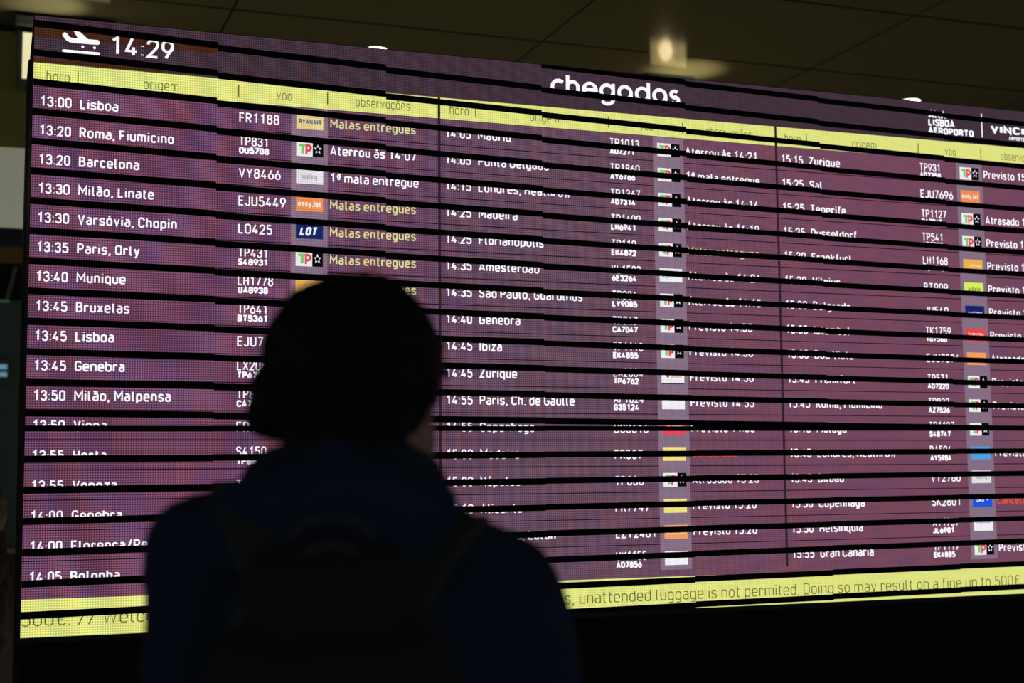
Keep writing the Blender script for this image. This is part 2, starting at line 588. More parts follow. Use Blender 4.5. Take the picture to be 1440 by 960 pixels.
M_lamp = mat('lamp_lens', (240, 235, 215), .4, emit=(255, 250, 226), strength=6)
M_ring = mat('lamp_ring', (170, 165, 150), .4)


def downlight(x, y, r, label, energy):
    e = empty('ceiling_downlight', (x, y, CEIL_Z))
    tag(e, label, 'ceiling light', 'downlights in the brown ceiling')
    b = MB()
    n = 32
    for k in range(n):
        a0, a1 = 2 * math.pi * k / n, 2 * math.pi * (k + 1) / n
        prof = [(r * 1.12, 0), (r * 1.1, -.004), (r, -.006), (r, -.001)]
        for (r0, z0), (r1, z1) in zip(prof, prof[1:]):
            b.face([(r0 * math.cos(a0), r0 * math.sin(a0), z0), (r0 * math.cos(a1), r0 * math.sin(a1), z0),
                    (r1 * math.cos(a1), r1 * math.sin(a1), z1), (r1 * math.cos(a0), r1 * math.sin(a0), z1)], M_ring)
    b.build('trim_ring', e, True)
    b = MB()
    for k in range(n):
        a0, a1 = 2 * math.pi * k / n, 2 * math.pi * (k + 1) / n
        for (r0, z0), (r1, z1) in (((0.0001, -.012), (r * .6, -.010)), ((r * .6, -.010), (r, -.003))):
            b.face([(r0 * math.cos(a0), r0 * math.sin(a0), z0), (r0 * math.cos(a1), r0 * math.sin(a1), z0),
                    (r1 * math.cos(a1), r1 * math.sin(a1), z1), (r1 * math.cos(a0), r1 * math.sin(a0), z1)], M_lamp)
    b.build('lens', e, True)
    spot_at('downlight_beam', (0, 0, -.05), energy, (1, .93, .75), parent=e)


downlight(2.42, 4.675, .08, 'round bright downlight just above the board top, left of the white title', 800)
downlight(6.94, 4.66, .085, 'round bright downlight just above the board top, near the right end', 420)

M_signface = mat('sign_face', (230, 225, 190), .5, emit=(226, 218, 170), strength=1.0)
M_cap = mat('sign_cap', (78, 84, 80), .5, noise_amt=.1)


def lightbox(name, label, X0, X1, Y, ztop, zcap, zbot, strength_mat, cat='sign'):
    e = empty(name, ((X0 + X1) / 2, Y, ztop))
    tag(e, label, cat)
    h = (X1 - X0) / 2
    b = MB(); b.box((-h - .03, -.04, zcap - ztop), (h + .03, .2, 0), M_cap, .008); b.build('top_cap', e)
    b = MB()
    b.box((-h - .012, 0, zbot - ztop - .03), (h + .012, .16, zcap - ztop - .025), M_cap, .006)
    b.build('box_frame', e)
    b = MB(); b.box((-h + .02, -.008, zbot - ztop), (h - .02, .004, zcap - ztop - .04), strength_mat, .003)
    b.build('lit_face', e)
    for sx in (-h * .6, h * .6):
        b = MB(); b.cyl((sx, .08, 0), (sx, .08, CEIL_Z - ztop), .012, .012, M_cap, 12); b.build('hanger', e, True)
        b = MB(); b.cyl((sx, .08, zcap - ztop - .03), (sx, .08, zcap - ztop + .01), .02, .02, M_cap, 12); b.build('spacer', e, True)
    return e


sy = 4.62
p_l = at(20, 37, sy)
lightbox('hanging_lightbox', 'tall cream lit lightbox under grey cap, hanging beside the board top left corner',
         p_l.x + .035, p_l.x + .62, sy, at(20, 22, sy).z, at(20, 36, sy).z, at(30, 110, sy).z, M_signface)
M_lamp2 = mat('lantern_face', (240, 225, 180), .5, emit=(255, 232, 170), strength=.75)
def ceiling_fill(parent, loc, target, energy, color, size):  # added spot without a fixture, brightens the ceiling
    return spot_at('ceiling_fill', Vector(loc) - parent.location, energy, color, size, 1.0, parent, .05, Vector(target) - parent.location)


sign = bpy.data.objects['hanging_lightbox']
ceiling_fill(sign, (.62, 4.36, 3.75), (.16, 4.40, CEIL_Z), 42, (1, .93, .70), .62)  # unseen spot added for the bright ceiling at the top left
p0, p1 = at(912, 103, sy), at(968, 108, sy)
lan = lightbox('hanging_lantern', 'dark topped lamp hanging behind the board top, under the warm glow on the ceiling',
               p0.x, p1.x, sy, at(930, 103, sy).z, at(930, 112, sy).z, at(930, 154, sy).z, M_lamp2, 'lamp')
ceiling_fill(lan, (4.85, 4.38, 3.8), (4.78, 4.44, CEIL_Z), 34, (1, .90, .58), .85)  # unseen spot added to widen the warm glow on the ceiling
# its bright bulb
b_ = MB()
bm = bmesh.new(); bmesh.ops.create_uvsphere(bm, u_segments=20, v_segments=12, radius=.05)
for v in bm.verts: v.co = Vector((v.co.x, v.co.y * .5, v.co.z * 1.6)) + Vector((-.03, -.03, -.205))
b_.bm(bm, mat('bulb', (255, 245, 220), .4, emit=(255, 232, 180), strength=4.6)); b_.build('bulb', lan, True)


# ------------------------------------------------------------------ THE FLIGHT BOARD
UW, VT, VB = 43.17, 14.44, -6.475
CW = 14.39
BW = 6.1708
board = empty('flight_information_board', (0, 0, 0))
tag(board, 'huge purple LED arrivals board with yellow heading bars and white flight rows', 'display board')

ztop, zbot = V0 + VT * ROW, V0 + VB * ROW
b = MB()
b.box((-.003, .0015, zbot - .02), (UW * ROW + .003, .51, ztop + .003), M_housing, .001)
b.build('housing', board)
b = MB()
b.box((-.0085, .51, zbot - .3), (UW * ROW + .0085, .81, ztop - .008), M_housing, .004)
b.build('rear_frame', board)
b = MB()
b.box((-.001, .02, 0), (UW * ROW + .3, .509, zbot - .02), M_black, .004)
b.build('support_base', board)

PURPLE = (108, 67, 94)
HEAD = (65, 48, 59)
YEL = (222, 226, 128)
M_face = mat('unlit_face', (7, 6, 8), .8, spec=.1)
M_purple = led(PURPLE, .55, 1.0, True)
M_head = led(HEAD, .5)
M_brown = led((70, 37, 24), .4)
M_yel = led(YEL, .24)
M_strip = led((133, 110, 131), .25)
M_txt = led((243, 240, 250), .16, 1.2)
M_ytxt = led((222, 216, 150), .12)
M_red = led((236, 78, 66), .1)
M_dtxt = led((92, 92, 36), .1)
M_sep = led((46, 34, 38), .2)

b = MB(); quad(b, 0, VB, UW, VT, M_face, 0.0); b.build('screen_face', board)
# heading band across the top, with a brownish imaging artefact painted on the first cabinet
b = MB()
quad(b, 0, 12.80, UW, VT, M_head)
for (u0, u1, v0, v1) in ((.0, BW, 13.68, 14.05), (0, BW * .7, 12.82, 12.98)):
    quad(b, u0, v0, u1, v1, M_brown, -.0013)
b.build('heading_band', board)
b = MB()
quad(b, 0, -5.24, UW, -4.985, M_purple)
b.build('margin_band', board)
for c in range(3):
    b = MB(); quad(b, c * CW + (.05 if c else 0), 12.0, (c + 1) * CW - .05, 12.80, M_yel); hb = b.build('column_heading_bar', board)
    o = c * CW
    for s, u0, u1 in (('hora', .42, 1.17), ('origem', 3.64, 4.83), ('voo', 8.29, 8.84), ('observações', 11.2, 13.26)):
        s2 = s.replace('a', 'ɑ')
        b = MB(); add_text(b, s2, o + u0, 12.19, .36, M_dtxt, sw=.08, track=.15, to=o + u1); b.build('heading_text', hb)
    for u0 in (1.445, 6.925, 10.15):
        b = MB(); quad(b, o + u0 - .022, 12.17, o + u0 + .022, 12.62, M_dtxt, -.002); b.build('heading_divider', hb)
    b = MB(); quad(b, o + 8.83, -4.98, o + 10.17, 11.97, M_strip, -.0014); b.build('logo_strip', board)
for c in (1, 2):
    b = MB(); quad(b, c * CW - .045, -5.0, c * CW + .045, 12.8, M_sep, -.0012); b.build('column_divider', board)

# landing aeroplane symbol and clock
b = MB()


def poly(b, pts, m, y=-.002):
    b.face([P3(u, v, y) for u, v in pts], m)


def arc_disc(b, u, v, r, m, y=-.002, n=14):
    b.face([P3(u + r * math.cos(6.2832 * k / n), v + r * math.sin(6.2832 * k / n), y) for k in range(n)], m)


for q in stroke_quads(round_path([(.99, 13.85, 0), (1.11, 13.69, .1), (1.35, 13.68, 0), (2.06, 13.69, 0)], False), False, .085):
    b.face([P3(p.x, p.y, -.002) for p in q], M_txt)
arc_disc(b, 2.06, 13.69, .085, M_txt); arc_disc(b, .99, 13.85, .085, M_txt)
poly(b, [(1.46, 13.70), (1.27, 14.02), (1.31, 14.06), (1.42, 14.05), (1.84, 13.70)], M_txt)
arc_disc(b, 1.58, 13.49, .048, M_txt); arc_disc(b, 1.97, 13.49, .048, M_txt)
poly(b, [(.93, 13.25), (2.13, 13.25), (2.16, 13.29), (2.13, 13.34), (.93, 13.34), (.90, 13.29)], M_txt)
b.build('landing_symbol', board)
b = MB(); add_text(b, '14:29', 2.49, 13.31, .67, M_txt, sw=.125, to=4.64); b.build('clock_text', board)
b = MB()
TS, TR = .135, .245                       # stroke and bowl radius of the round title letters


def arc(cx, cy, a0, a1, r=TR, ry=None, n=22):
    return [Vector((cx + r * math.cos(math.radians(a0 + (a1 - a0) * k / n)), cy + (ry or r) * math.sin(math.radians(a0 + (a1 - a0) * k / n)))) for k in range(n + 1)]


def title_glyph(ch, x):
    r, base = TR, TS / 2
    cy = base + r
    cx = x + TS / 2 + r
    top = cy + r
    V_ = lambda a, c_: Vector((a, c_))
    if ch == 'c': return [(arc(cx, cy, 48, 312), 0)], .60
    if ch == 'h':
        x0 = x + TS / 2
        return [([V_(x0, 0), V_(x0, .80)], 0), (arc(x0 + .205, top - .205, 180, 0, .205) + [V_(x0 + .41, 0)], 0)], .41 + TS + .10
    if ch == 'e': return [([V_(cx - r, cy), V_(cx + r, cy)] + arc(cx, cy, 0, 318)[1:], 0)], 2 * r + TS + .07
    if ch == 'g': return [(arc(cx, cy, 0, 359), 1), ([V_(cx + r, top + base), V_(cx + r, .0)] + arc(cx, -.0, 0, -150, r, .19), 0)], 2 * r + TS + .10
    if ch == 'a': return [(arc(cx, cy, 0, 359), 1), ([V_(cx + r, cy), V_(cx + r, 0)], 0)], 2 * r + TS + .09
    if ch == 'd': return [(arc(cx, cy, 0, 359), 1), ([V_(cx + r, .80), V_(cx + r, 0)], 0)], 2 * r + TS + .09
    if ch == 's':
        cx = x + TS / 2 + .15
        q = .130
        return [(arc(cx, top - q, 40, 270, .15, q) + arc(cx, base + q - (2 * q + base + q - top + q) * 0 + 0, 90, -140, .16, q + .0)[1:], 0)], .5
    return [], .3


tx, strokes = 0.0, []
for ch in 'chegadas':
    st, adv = title_glyph(ch, tx)
    strokes += st
    tx += adv
tk_ = (24.45 - 18.90) / (tx - .06)
for path, cl in strokes:
    for q in stroke_quads(path, bool(cl), TS / 2):
        b.face([P3(18.90 + p.x * tk_, 13.32 + p.y, -.002) for p in q], M_txt)
b.build('title_text', board)
b = MB()
add_text(b, 'ANA', 36.28, 13.76, .34, M_txt, sw=.2, track=.06, to=37.2)
add_text(b, 'LISBOA', 36.27, 13.43, .32, M_txt, sw=.22, track=.05, to=37.62)
add_text(b, 'AEROPORTO', 36.25, 13.09, .29, M_txt, sw=.22, track=.05, to=38.6)
b.build('airport_logo_text', board)
b = MB(); quad(b, 39.02, 13.12, 39.07, 14.17, M_txt, -.002); b.build('logo_divider', board)
b = MB()
add_text(b, 'VINCI', 39.49, 13.36, .34, M_txt, sw=.23, track=.07, to=41.3)
add_text(b, 'AIRPORTS', 40.45, 13.10, .16, M_txt, sw=.2, track=.06, to=41.3)
b.build('operator_logo_text', board)

# running notice at the bottom
b = MB(); quad(b, 0, VB, UW, -5.24, M_yel); tk = b.build('notice_band', board)
b = MB()
TK = dict(sw=.075, track=.13)
add_text(b, '500€. // Welcome', .02, -6.11, .42, M_dtxt, to=5.15, **TK)
add_text(b, 'For security reasons, unattended luggage is not permited. Doing so may result on a fine up to 500€', 14.05, -6.13, .44, M_dtxt, to=40.05, **TK)
b.build('notice_text', tk)


# airline emblems --------------------------------------------------
def plate(b, o, v, bgc, txt=None, tc=None, cap=.2, sw=.16, u0=9.01, u1=10.0, slant=0, to=None, tv=None, tu=None, gr=.15):
    quad(b, o + u0, v + .20, o + u1, v + .73, led(bgc, gr), -.0017)
    if txt:
        add_text(b, txt, o + (tu or 9.10), v + (tv or .46) - cap / 2 + .01, cap, led(tc, .05), sw=sw, track=.08, to=o + (to or 9.92), slant=slant, y=-.0021)


def logo(kind, o, v):
    b = MB()
    WH = (238, 236, 240)
    if kind == 'TP':
        quad(b, o + 9.01, v + .20, o + 9.61, v + .73, led(WH, .08), -.0017)
        quad(b, o + 9.61, v + .20, o + 10.0, v + .73, led((8, 8, 10), .1), -.0017)
        g, r_ = led((120, 200, 96), .08), led((232, 70, 82), .08)
        quad(b, o + 9.10, v + .56, o + 9.36, v + .65, g, -.0021)
        quad(b, o + 9.19, v + .30, o + 9.30, v + .56, g, -.0021)
        quad(b, o + 9.34, v + .28, o + 9.42, v + .65, r_, -.0021)
        for q in stroke_quads(round_path([(o + 9.36, v + .61, 0), (o + 9.54, v + .61, .1), (o + 9.54, v + .42, .1), (o + 9.36, v + .42, 0)], False), False, .045):
            b.face([P3(p.x, p.y, -.0021) for p in q], r_)
        for k in range(5):
            a = math.pi / 2 + 2 * math.pi * k / 5
            cu, cv = o + 9.80 + .095 * math.cos(a), v + .48 + .12 * math.sin(a)
            tri = [(cu + .052 * math.cos(a + t), cv + .062 * math.sin(a + t)) for t in (0, 2.3, -2.3)]
            poly(b, tri, led(WH, .05), -.0021)
    elif kind == 'FR':
        plate(b, o, v, (226, 208, 138), 'RYANAIR', (60, 80, 140), .17, .2, tv=.47)
    elif kind == 'FRb':
        plate(b, o, v, (238, 224, 128), 'RYANAIR', (196, 182, 96), .13, .16, tv=.44)
    elif kind == 'VY':
        plate(b, o, v, (225, 222, 228), 'vueling', (150, 150, 156), .19, .14, tu=9.22, to=9.78)
    elif kind == 'U2':
        plate(b, o, v, (236, 140, 82), 'easyJet', (250, 232, 220), .22, .2, tu=9.08, to=9.93)
    elif kind == 'U2b':
        plate(b, o, v, (242, 158, 96), 'easyJet', (248, 206, 170), .15, .16, tu=9.08, to=9.93, tv=.43)
    elif kind == 'LO':
        plate(b, o, v, (18, 40, 98), 'LOT', (240, 242, 248), .32, .24, slant=.22, tu=9.14, to=9.76)
    elif kind == 'LH':
        plate(b, o, v, (234, 174, 84), 'Lufthansa', (252, 226, 180), .13, .15, tu=9.3, to=9.9, tv=.47)
    elif kind == 'KL':
        plate(b, o, v, WH, 'KLM', (120, 208, 220), .24, .2, tu=9.10, to=9.62, tv=.44)
    elif kind == 'LX':
        plate(b, o, v, WH, 'SWISS', (214, 96, 104), .16, .18, tu=9.42, to=9.88, tv=.50)
        poly(b, [(o + 9.18, v + .50), (o + 9.30, v + .40), (o + 9.36, v + .50), (o + 9.30, v + .58)], led((214, 70, 80), .05), -.0021)
        quad(b, o + 9.01, v + .18, o + 10.0, v + .215, M_face, -.0021)
    elif kind == 'AF':
        plate(b, o, v, WH, 'AIRFRANCE', (140, 140, 150), .08, .16, tu=9.1, to=9.85, tv=.60)
    elif kind == 'D8':
        plate(b, o, v, (232, 70, 92), 'norwegian', (250, 220, 226), .13, .18, tu=9.2, to=9.85, tv=.58)
    elif kind == 'UX':
        plate(b, o, v, WH, 'airEuropa', (120, 200, 210), .14, .16, tu=9.14, to=9.8, tv=.52)
    elif kind == 'BT':
        plate(b, o, v, (218, 236, 92), 'airBaltic', (92, 112, 40), .18, .14, tu=9.2, to=9.85, tv=.44)
    elif kind == 'JU':
        plate(b, o, v, (20, 36, 108), 'AirSERBIA', (220, 226, 240), .13, .2, tu=9.12, to=9.9, tv=.40)
    elif kind == 'TK':
        plate(b, o, v, (236, 66, 72), 'TURKISH', (250, 200, 200), .16, .18, tu=9.1, to=9.9, tv=.48)
    elif kind == 'BA':
        plate(b, o, v, (76, 160, 226), 'British', (60, 130, 200), .14, .16, tu=9.1, to=9.8, tv=.48)
    elif kind == 'SK':
        plate(b, o, v, (24, 84, 226), 'SAS', (240, 244, 252), .24, .22, tu=9.2, to=9.58, tv=.52)
        poly(b, [(o + 9.70, v + .52), (o + 9.82, v + .60), (o + 9.78, v + .46)], led((240, 244, 252), .05), -.0021)
    elif kind == 'AY':
        plate(b, o, v, WH, 'FINNAIR', (120, 130, 190), .12, .16, tu=9.14, to=9.9, tv=.56, slant=.2)
    return b


ROWS = [
    [('13:00', 'Lisboa', 'FR1188', None, 'FR', 'Malas entregues', 'y'),
     ('13:20', 'Roma, Fiumicino', 'TP831', 'OU5708', 'TP', 'Aterrou às 14:07', 'w'),
     ('13:20', 'Barcelona', 'VY8466', None, 'VY', '1ª mala entregue', 'w'),
     ('13:30', 'Milão, Linate', 'EJU5449', None, 'U2', 'Malas entregues', 'y'),
     ('13:30', 'Varsóvia, Chopin', 'LO425', None, 'LO', 'Malas entregues', 'y'),
     ('13:35', 'Paris, Orly', 'TP431', 'S48931', 'TP', 'Malas entregues', 'y'),
     ('13:40', 'Munique', 'LH1778', 'UA8938', 'LH', 'Malas entregues', 'y'),
     ('13:45', 'Bruxelas', 'TP641', 'BT5361', None, None, 'w'),
     ('13:45', 'Lisboa', 'EJU7', None, None, None, 'w'),
     ('13:45', 'Genebra', 'LX208', 'TP6752', None, None, 'w'),
     ('13:50', 'Milão, Malpensa', 'TP8', 'CA7', None, None, 'w'),
     ('13:50', 'Viena', 'FR4', None, None, None, 'w'),
     ('13:55', 'Horta', 'S4150', 'TP68', None, None, 'w'),
     ('13:55', 'Veneza', 'TP', None, None, None, 'w'),
     ('14:00', 'Genebra', None, None, None, None, 'w'),
     ('14:00', 'Florença/Peretola', None, None, None, None, 'w'),
     ('14:05', 'Bolonha', None, None, None, None, 'w')],
    [('14:05', 'Madrid', 'TP1013', 'AD7271', 'TP', 'Aterrou às 14:21', 'w'),
     ('14:05', 'Ponta Delgada', 'TP1860', 'AY6766', 'TP', '1ª mala entregue', 'w'),
     ('14:15', 'Londres, Heathrow', 'TP1367', 'AD7314', 'TP', 'Aterrou às 14:14', 'w'),
     ('14:25', 'Madeira', 'TP1699', 'LH6941', 'TP', 'Aterrou às 14:19', 'w'),
     ('14:25', 'Florianópolis', 'TP110', 'EK4872', 'TP', 'Malas entregues', 'y'),
     ('14:35', 'Amesterdão', 'KL1583', '6E3264', 'KL', 'Aterrou às 14:24', 'w'),
     ('14:35', 'São Paulo, Guarulhos', 'TP084', 'LY9085', 'TP', 'Aterrou às 14:18', 'w'),
     ('14:40', 'Genebra', 'TP947', 'CA7047', 'TP', 'Previsto 14:55', 'w'),
     ('14:45', 'Ibiza', 'TP1148', 'EK4855', 'TP', 'Previsto 14:50', 'w'),
     ('14:45', 'Zurique', 'LX2084', 'TP6762', 'LX', 'Previsto 14:50', 'w'),
     ('14:55', 'Paris, Ch. de Gaulle', 'AF1624', 'G35124', 'AF', 'Previsto 14:55', 'w'),
     ('14:55', 'Copenhaga', 'D83616', None, 'D8', 'Previsto 14:50', 'w'),
     ('15:00', 'Madeira', 'FR587', None, 'FRb', 'Cancelado', 'r'),
     ('15:00', 'Nápoles', 'TP836', None, 'TP', 'Atrasado 15:25', 'w'),
     ('15:10', 'Alicante', 'FR7747', None, 'FRb', 'Previsto 15:20', 'w'),
     ('15:10', 'Londres, Luton', 'EZY2401', None, 'U2b', 'Previsto 15:20', 'w'),
     ('15:15', 'Madrid', 'UX1155', 'AD7856', 'UX', None, 'w')],
    [('15:15', 'Zurique', 'TP931', 'AD7258', 'TP', 'Previsto 15:10', 'w'),
     ('15:25', 'Sal', 'EJU7696', None, 'U2', None, 'w'),
     ('15:25', 'Tenerife', 'TP1127', 'S47045', 'TP', 'Atrasado 15:50', 'w'),
     ('15:25', 'Dusseldorf', 'TP541', 'AD7235', 'TP', 'Previsto 15:20', 'w'),
     ('15:30', 'Frankfurt', 'LH1168', 'AC9143', 'LH', 'Previsto 15:25', 'w'),
     ('15:30', 'Vilnius', 'BT909', None, 'BT', 'Previsto 15:20', 'w'),
     ('15:30', 'Belgrado', 'JU540', None, 'JU', 'Previsto 15:25', 'w'),
     ('15:35', 'Istambul', 'TK1759', 'TG7586', 'TK', 'Previsto 15:30', 'w'),
     ('15:35', 'Boa Vista', 'EJU7594', None, 'U2b', 'Atrasado 16:10', 'w'),
     ('15:45', 'Frankfurt', 'TP571', 'AD7220', 'TP', 'Previsto 15:40', 'w'),
     ('15:45', 'Roma, Fiumicino', 'TP833', 'AZ7526', 'TP', 'Previsto 15:40', 'w'),
     ('15:45', 'Málaga', 'TP1137', 'S48747', 'TP', None, 'w'),
     ('15:45', 'Londres, Heathrow', 'BA504', 'AY5984', 'BA', 'Previsto 15:40', 'w'),
     ('15:45', 'Bilbao', 'VY2760', None, 'VY', None, 'w'),
     ('15:50', 'Copenhaga', 'SK2801', None, 'SK', 'Cancelado', 'r'),
     ('15:50', 'Helsínquia', 'AY1739', 'JL6901', 'AY', None, 'w'),
     ('15:55', 'Gran Canaria', 'TP1117', 'EK4885', 'TP', 'Previsto 15:50', 'w')]]
G['í'] = (.03, [S((.015, X), (.015, 0)), S((.0, .90), (.10, 1.08))])
TX = dict(sw=.15, track=.105)
for c in range(3):
    o = c * CW
    for k, (t, dest, code, code2, lg, rem, rc) in enumerate(ROWS[c]):
        v = 11.0 - k                                    # bottom line of the row
        b = MB()
        quad(b, o + (.05 if c else 0), v + .016, o + CW - .05, v + (.985 if k else 1.0), M_purple)
        row = b.build('flight_row', board)
        b = MB(); add_text(b, t, o + .22, v + .30, .355, M_txt, to=o + 1.25, **TX); b.build('time_text', row)
        b = MB(); add_text(b, dest, o + 1.53, v + .30, .355, M_txt, wide=1.09, **TX); b.build('destination_text', row)
        if code:
            b = MB()
            if code2:
                add_text(b, code, o + 6.96, v + .43, .34, M_txt, sw=.13, track=.10)
            else:
                add_text(b, code, o + 6.96, v + .27, .36, M_txt, sw=.13, track=.115, wide=1.06)
            b.build('flight_number_text', row)
        if code2:
            b = MB(); add_text(b, code2, o + 6.96, v + .145, .24, M_txt, sw=.235, track=.03, to=o + 6.96 + 1.07 * len(code2) / 6); b.build('codeshare_text', row)
        if lg:
            logo(lg, o, v).build('airline_logo', row)
        if rem:
            b = MB(); add_text(b, rem, o + 10.25, v + .31, .34, {'w': M_txt, 'y': M_ytxt, 'r': M_red}[rc], sw=.145, track=.115, wide=1.10); b.build('remark_text', row)


# unlit scan strips: dark lines of LEDs stepping from cabinet to cabinet
def s_pitch(u): return 1.024 - .0028 * u + .000027 * u * u


def v_up(u, k): return .90 - .0095 * u + k * s_pitch(u)


def v_low(u, k): return .37 + .0033 * u - k * s_pitch(u)


for grp, fn, n in (('up', v_up, 15), ('low', v_low, 8)):
    for k in range(n):
        b = MB()
        for c in range(7):
            u0, u1 = c * BW, min((c + 1) * BW, UW)
            um = (u0 + u1) / 2
            w_ = (.122 - .010 * um / 40) * (.82 if (grp == 'low' and k == 0) else 1)
            va = fn(um + (u0 - um) * .62, k)
            vb = fn(um + (u1 - um) * .62, k)
            lo = [max(VB, va - w_), max(VB, vb - w_)]
            hi = [min(VT, va + w_), min(VT, vb + w_)]
            if hi[0] <= lo[0] + .01 or hi[1] <= lo[1] + .01:
                continue
            b.face([P3(u0, lo[0], -.003), P3(u1, lo[1], -.003), P3(u1, hi[1], -.003), P3(u0, hi[0], -.003)], M_face)
        if b.f:
            b.build('unlit_strip', board)


# ------------------------------------------------------------------ people
def capsule_into(bm, p, q, r1, r2, n=14):
    p, q = Vector(p), Vector(q)
    ax = (q - p)
    L = ax.length
    ax.normalize()
    u = ax.orthogonal().normalized(); w_ = ax.cross(u)
    rings = []
    for k in range(5):
        a = -math.pi / 2 + k * math.pi / 8
        rings.append((p + ax * (r1 * math.sin(a)), r1 * math.cos(a)))
    for k in range(5):
        a = k * math.pi / 8
        rings.append((q + ax * (r2 * math.sin(a)), r2 * math.cos(a)))
    prev = None
    for c, r in rings:
        cur = [bm.verts.new(c + u * (max(r, 1e-4) * math.cos(2 * math.pi * j / n)) + w_ * (max(r, 1e-4) * math.sin(2 * math.pi * j / n))) for j in range(n)]
        if prev:
            for j in range(n):
                bm.faces.new((prev[j], prev[(j + 1) % n], cur[(j + 1) % n], cur[j]))
        else:
            bm.faces.new(list(reversed(cur)))
        prev = cur
    bm.faces.new(prev)


def ell_into(bm, c, r, rot=None):
    res = bmesh.ops.create_icosphere(bm, subdivisions=3, radius=1.0)
    for v in res['verts']:
        q = Vector((v.co.x * r[0], v.co.y * r[1], v.co.z * r[2]))
        if rot is not None: q = rot @ q
        v.co = q + Vector(c)


def organic(name, shapes, voxel, material, parent, smooth_it=6, disp=None, xf=None):
    """one continuous surface grown round the given limbs and masses"""
    bm = bmesh.new()
    for s in shapes:
        if s[0] == 'c': capsule_into(bm, *s[1:])
        else: ell_into(bm, *s[1:])
    if xf is not None:
        for v in bm.verts: v.co = xf @ v.co
    me = bpy.data.meshes.new(name + '_src'); bm.to_mesh(me); bm.free()
    tmp = bpy.data.objects.new('tmp', me); COL.objects.link(tmp)
    r = tmp.modifiers.new('r', 'REMESH'); r.mode = 'VOXEL'; r.voxel_size = voxel; r.use_smooth_shade = True
    s = tmp.modifiers.new('s', 'SMOOTH'); s.factor = .5; s.iterations = smooth_it
    dg = bpy.context.evaluated_depsgraph_get(); dg.update()
    ev = tmp.evaluated_get(dg)
    out = bpy.data.meshes.new_from_object(ev, depsgraph=dg)
    bpy.data.objects.remove(tmp); bpy.data.meshes.remove(me)
    out.name = name
    if disp:
        amp, sc_, st = disp
        nrm = [v.normal.copy() for v in out.vertices]
        for v, n_ in zip(out.vertices, nrm):
            q = Vector((v.co.x * sc_ * st[0], v.co.y * sc_ * st[1], v.co.z * sc_ * st[2]))
            v.co += n_ * amp * noise.fractal(q, 1.0, 2.0, 3)
    out.materials.clear(); out.materials.append(material)
    out.polygons.foreach_set('use_smooth', [True] * len(out.polygons))
    out.update()
    return link(name, out, parent)


def hand_shapes(wrist, fwd, side, inner):
    """palm, four unequal curled fingers and a thumb; fwd = pointing direction, side = across the palm, inner = palm side"""
    w_, f, s, n = Vector(wrist), Vector(fwd).normalized(), Vector(side).normalized(), Vector(inner).normalized()
    sh = [('c', w_, w_ + f * .035, .026, .026)]
    for k in range(4):
        off = s * (.03 - .02 * k)
        sh.append(('c', w_ + f * .03 + off * .7, w_ + f * .088 + off, .0135, .0115))
        L = (.036, .041, .038, .030)[k]
        a = w_ + f * .088 + off
        b_ = a + (f * .9 + n * .35).normalized() * L
        c_ = b_ + (f * .6 + n * .8).normalized() * L * .7
        d_ = c_ + (f * .25 + n * .95).normalized() * L * .5
        sh += [('c', a, b_, .0098, .0090), ('c', b_, c_, .0090, .0082), ('c', c_, d_, .0082, .0072)]
    t0 = w_ + f * .03 + s * .028
    t1 = t0 + (s * .75 + f * .55 + n * .3).normalized() * .038
    t2 = t1 + (f * .9 + n * .35 + s * .1).normalized() * .032
    sh += [('c', t0, t1, .0135, .0112), ('c', t1, t2, .0112, .0092)]
    return sh


def head_shapes(c, rot):
    """skull, jaw, nose, lips, brow and ears about the head centre c (eyes at half height)"""
    c = Vector(c)

    def q(x, y, z): return c + rot @ Vector((x, y, z))
    sh = [('e', q(0, -.012, .035), (.074, .094, .086), rot), ('e', q(0, .022, -.025), (.062, .068, .092), rot),
          ('e', q(0, .048, -.088), (.036, .034, .030), rot), ('e', q(0, .02, -.07), (.053, .052, .045), rot),
          ('c', q(0, .092, .012), q(0, .110, -.026), .010, .015), ('e', q(0, .088, .03), (.045, .014, .012), rot),
          ('e', q(0, .086, -.056), (.024, .013, .007), rot), ('e', q(0, .085, -.067), (.021, .012, .007), rot),
          ('e', q(.03, .078, -.012), (.022, .018, .02), rot), ('e', q(-.03, .078, -.012), (.022, .018, .02), rot),
          ('c', q(0, -.03, -.05), q(0, -.035, -.15), .055, .060)]
    for s in (-1, 1):
        sh += [('e', q(s * .078, -.008, -.002), (.010, .020, .032), rot @ Matrix.Rotation(s * .3, 3, 'Z')),
               ('e', q(s * .076, 0, -.03), (.008, .011, .012), rot)]
    return sh


M_skin = mat('skin', (150, 112, 92), .55, noise_amt=.06, noise_scale=60)
M_hair = mat('dark_hair', (12, 11, 11), .7, spec=.15, noise_amt=.35, noise_scale=90, bump=.4)
M_jacket = mat('navy_jacket', (27, 42, 62), .85, spec=.2, noise_amt=.12, noise_scale=300, bump=.15)
M_trouser = mat('dark_trousers', (28, 28, 32), .85, noise_amt=.1, noise_scale=200)
M_shoe = mat('dark_shoes', (26, 24, 22), .6)
M_sole = mat('shoe_sole', (120, 118, 112), .7)
M_pack = mat('backpack_fabric', (30, 32, 31), .8, spec=.25, noise_amt=.12, noise_scale=250, bump=.15)
M_strap = mat('strap_webbing', (44, 46, 43), .8, noise_amt=.1, noise_scale=200)
M_eye = mat('eye', (210, 205, 200), .2)
M_iris = mat('iris', (40, 28, 20), .2)


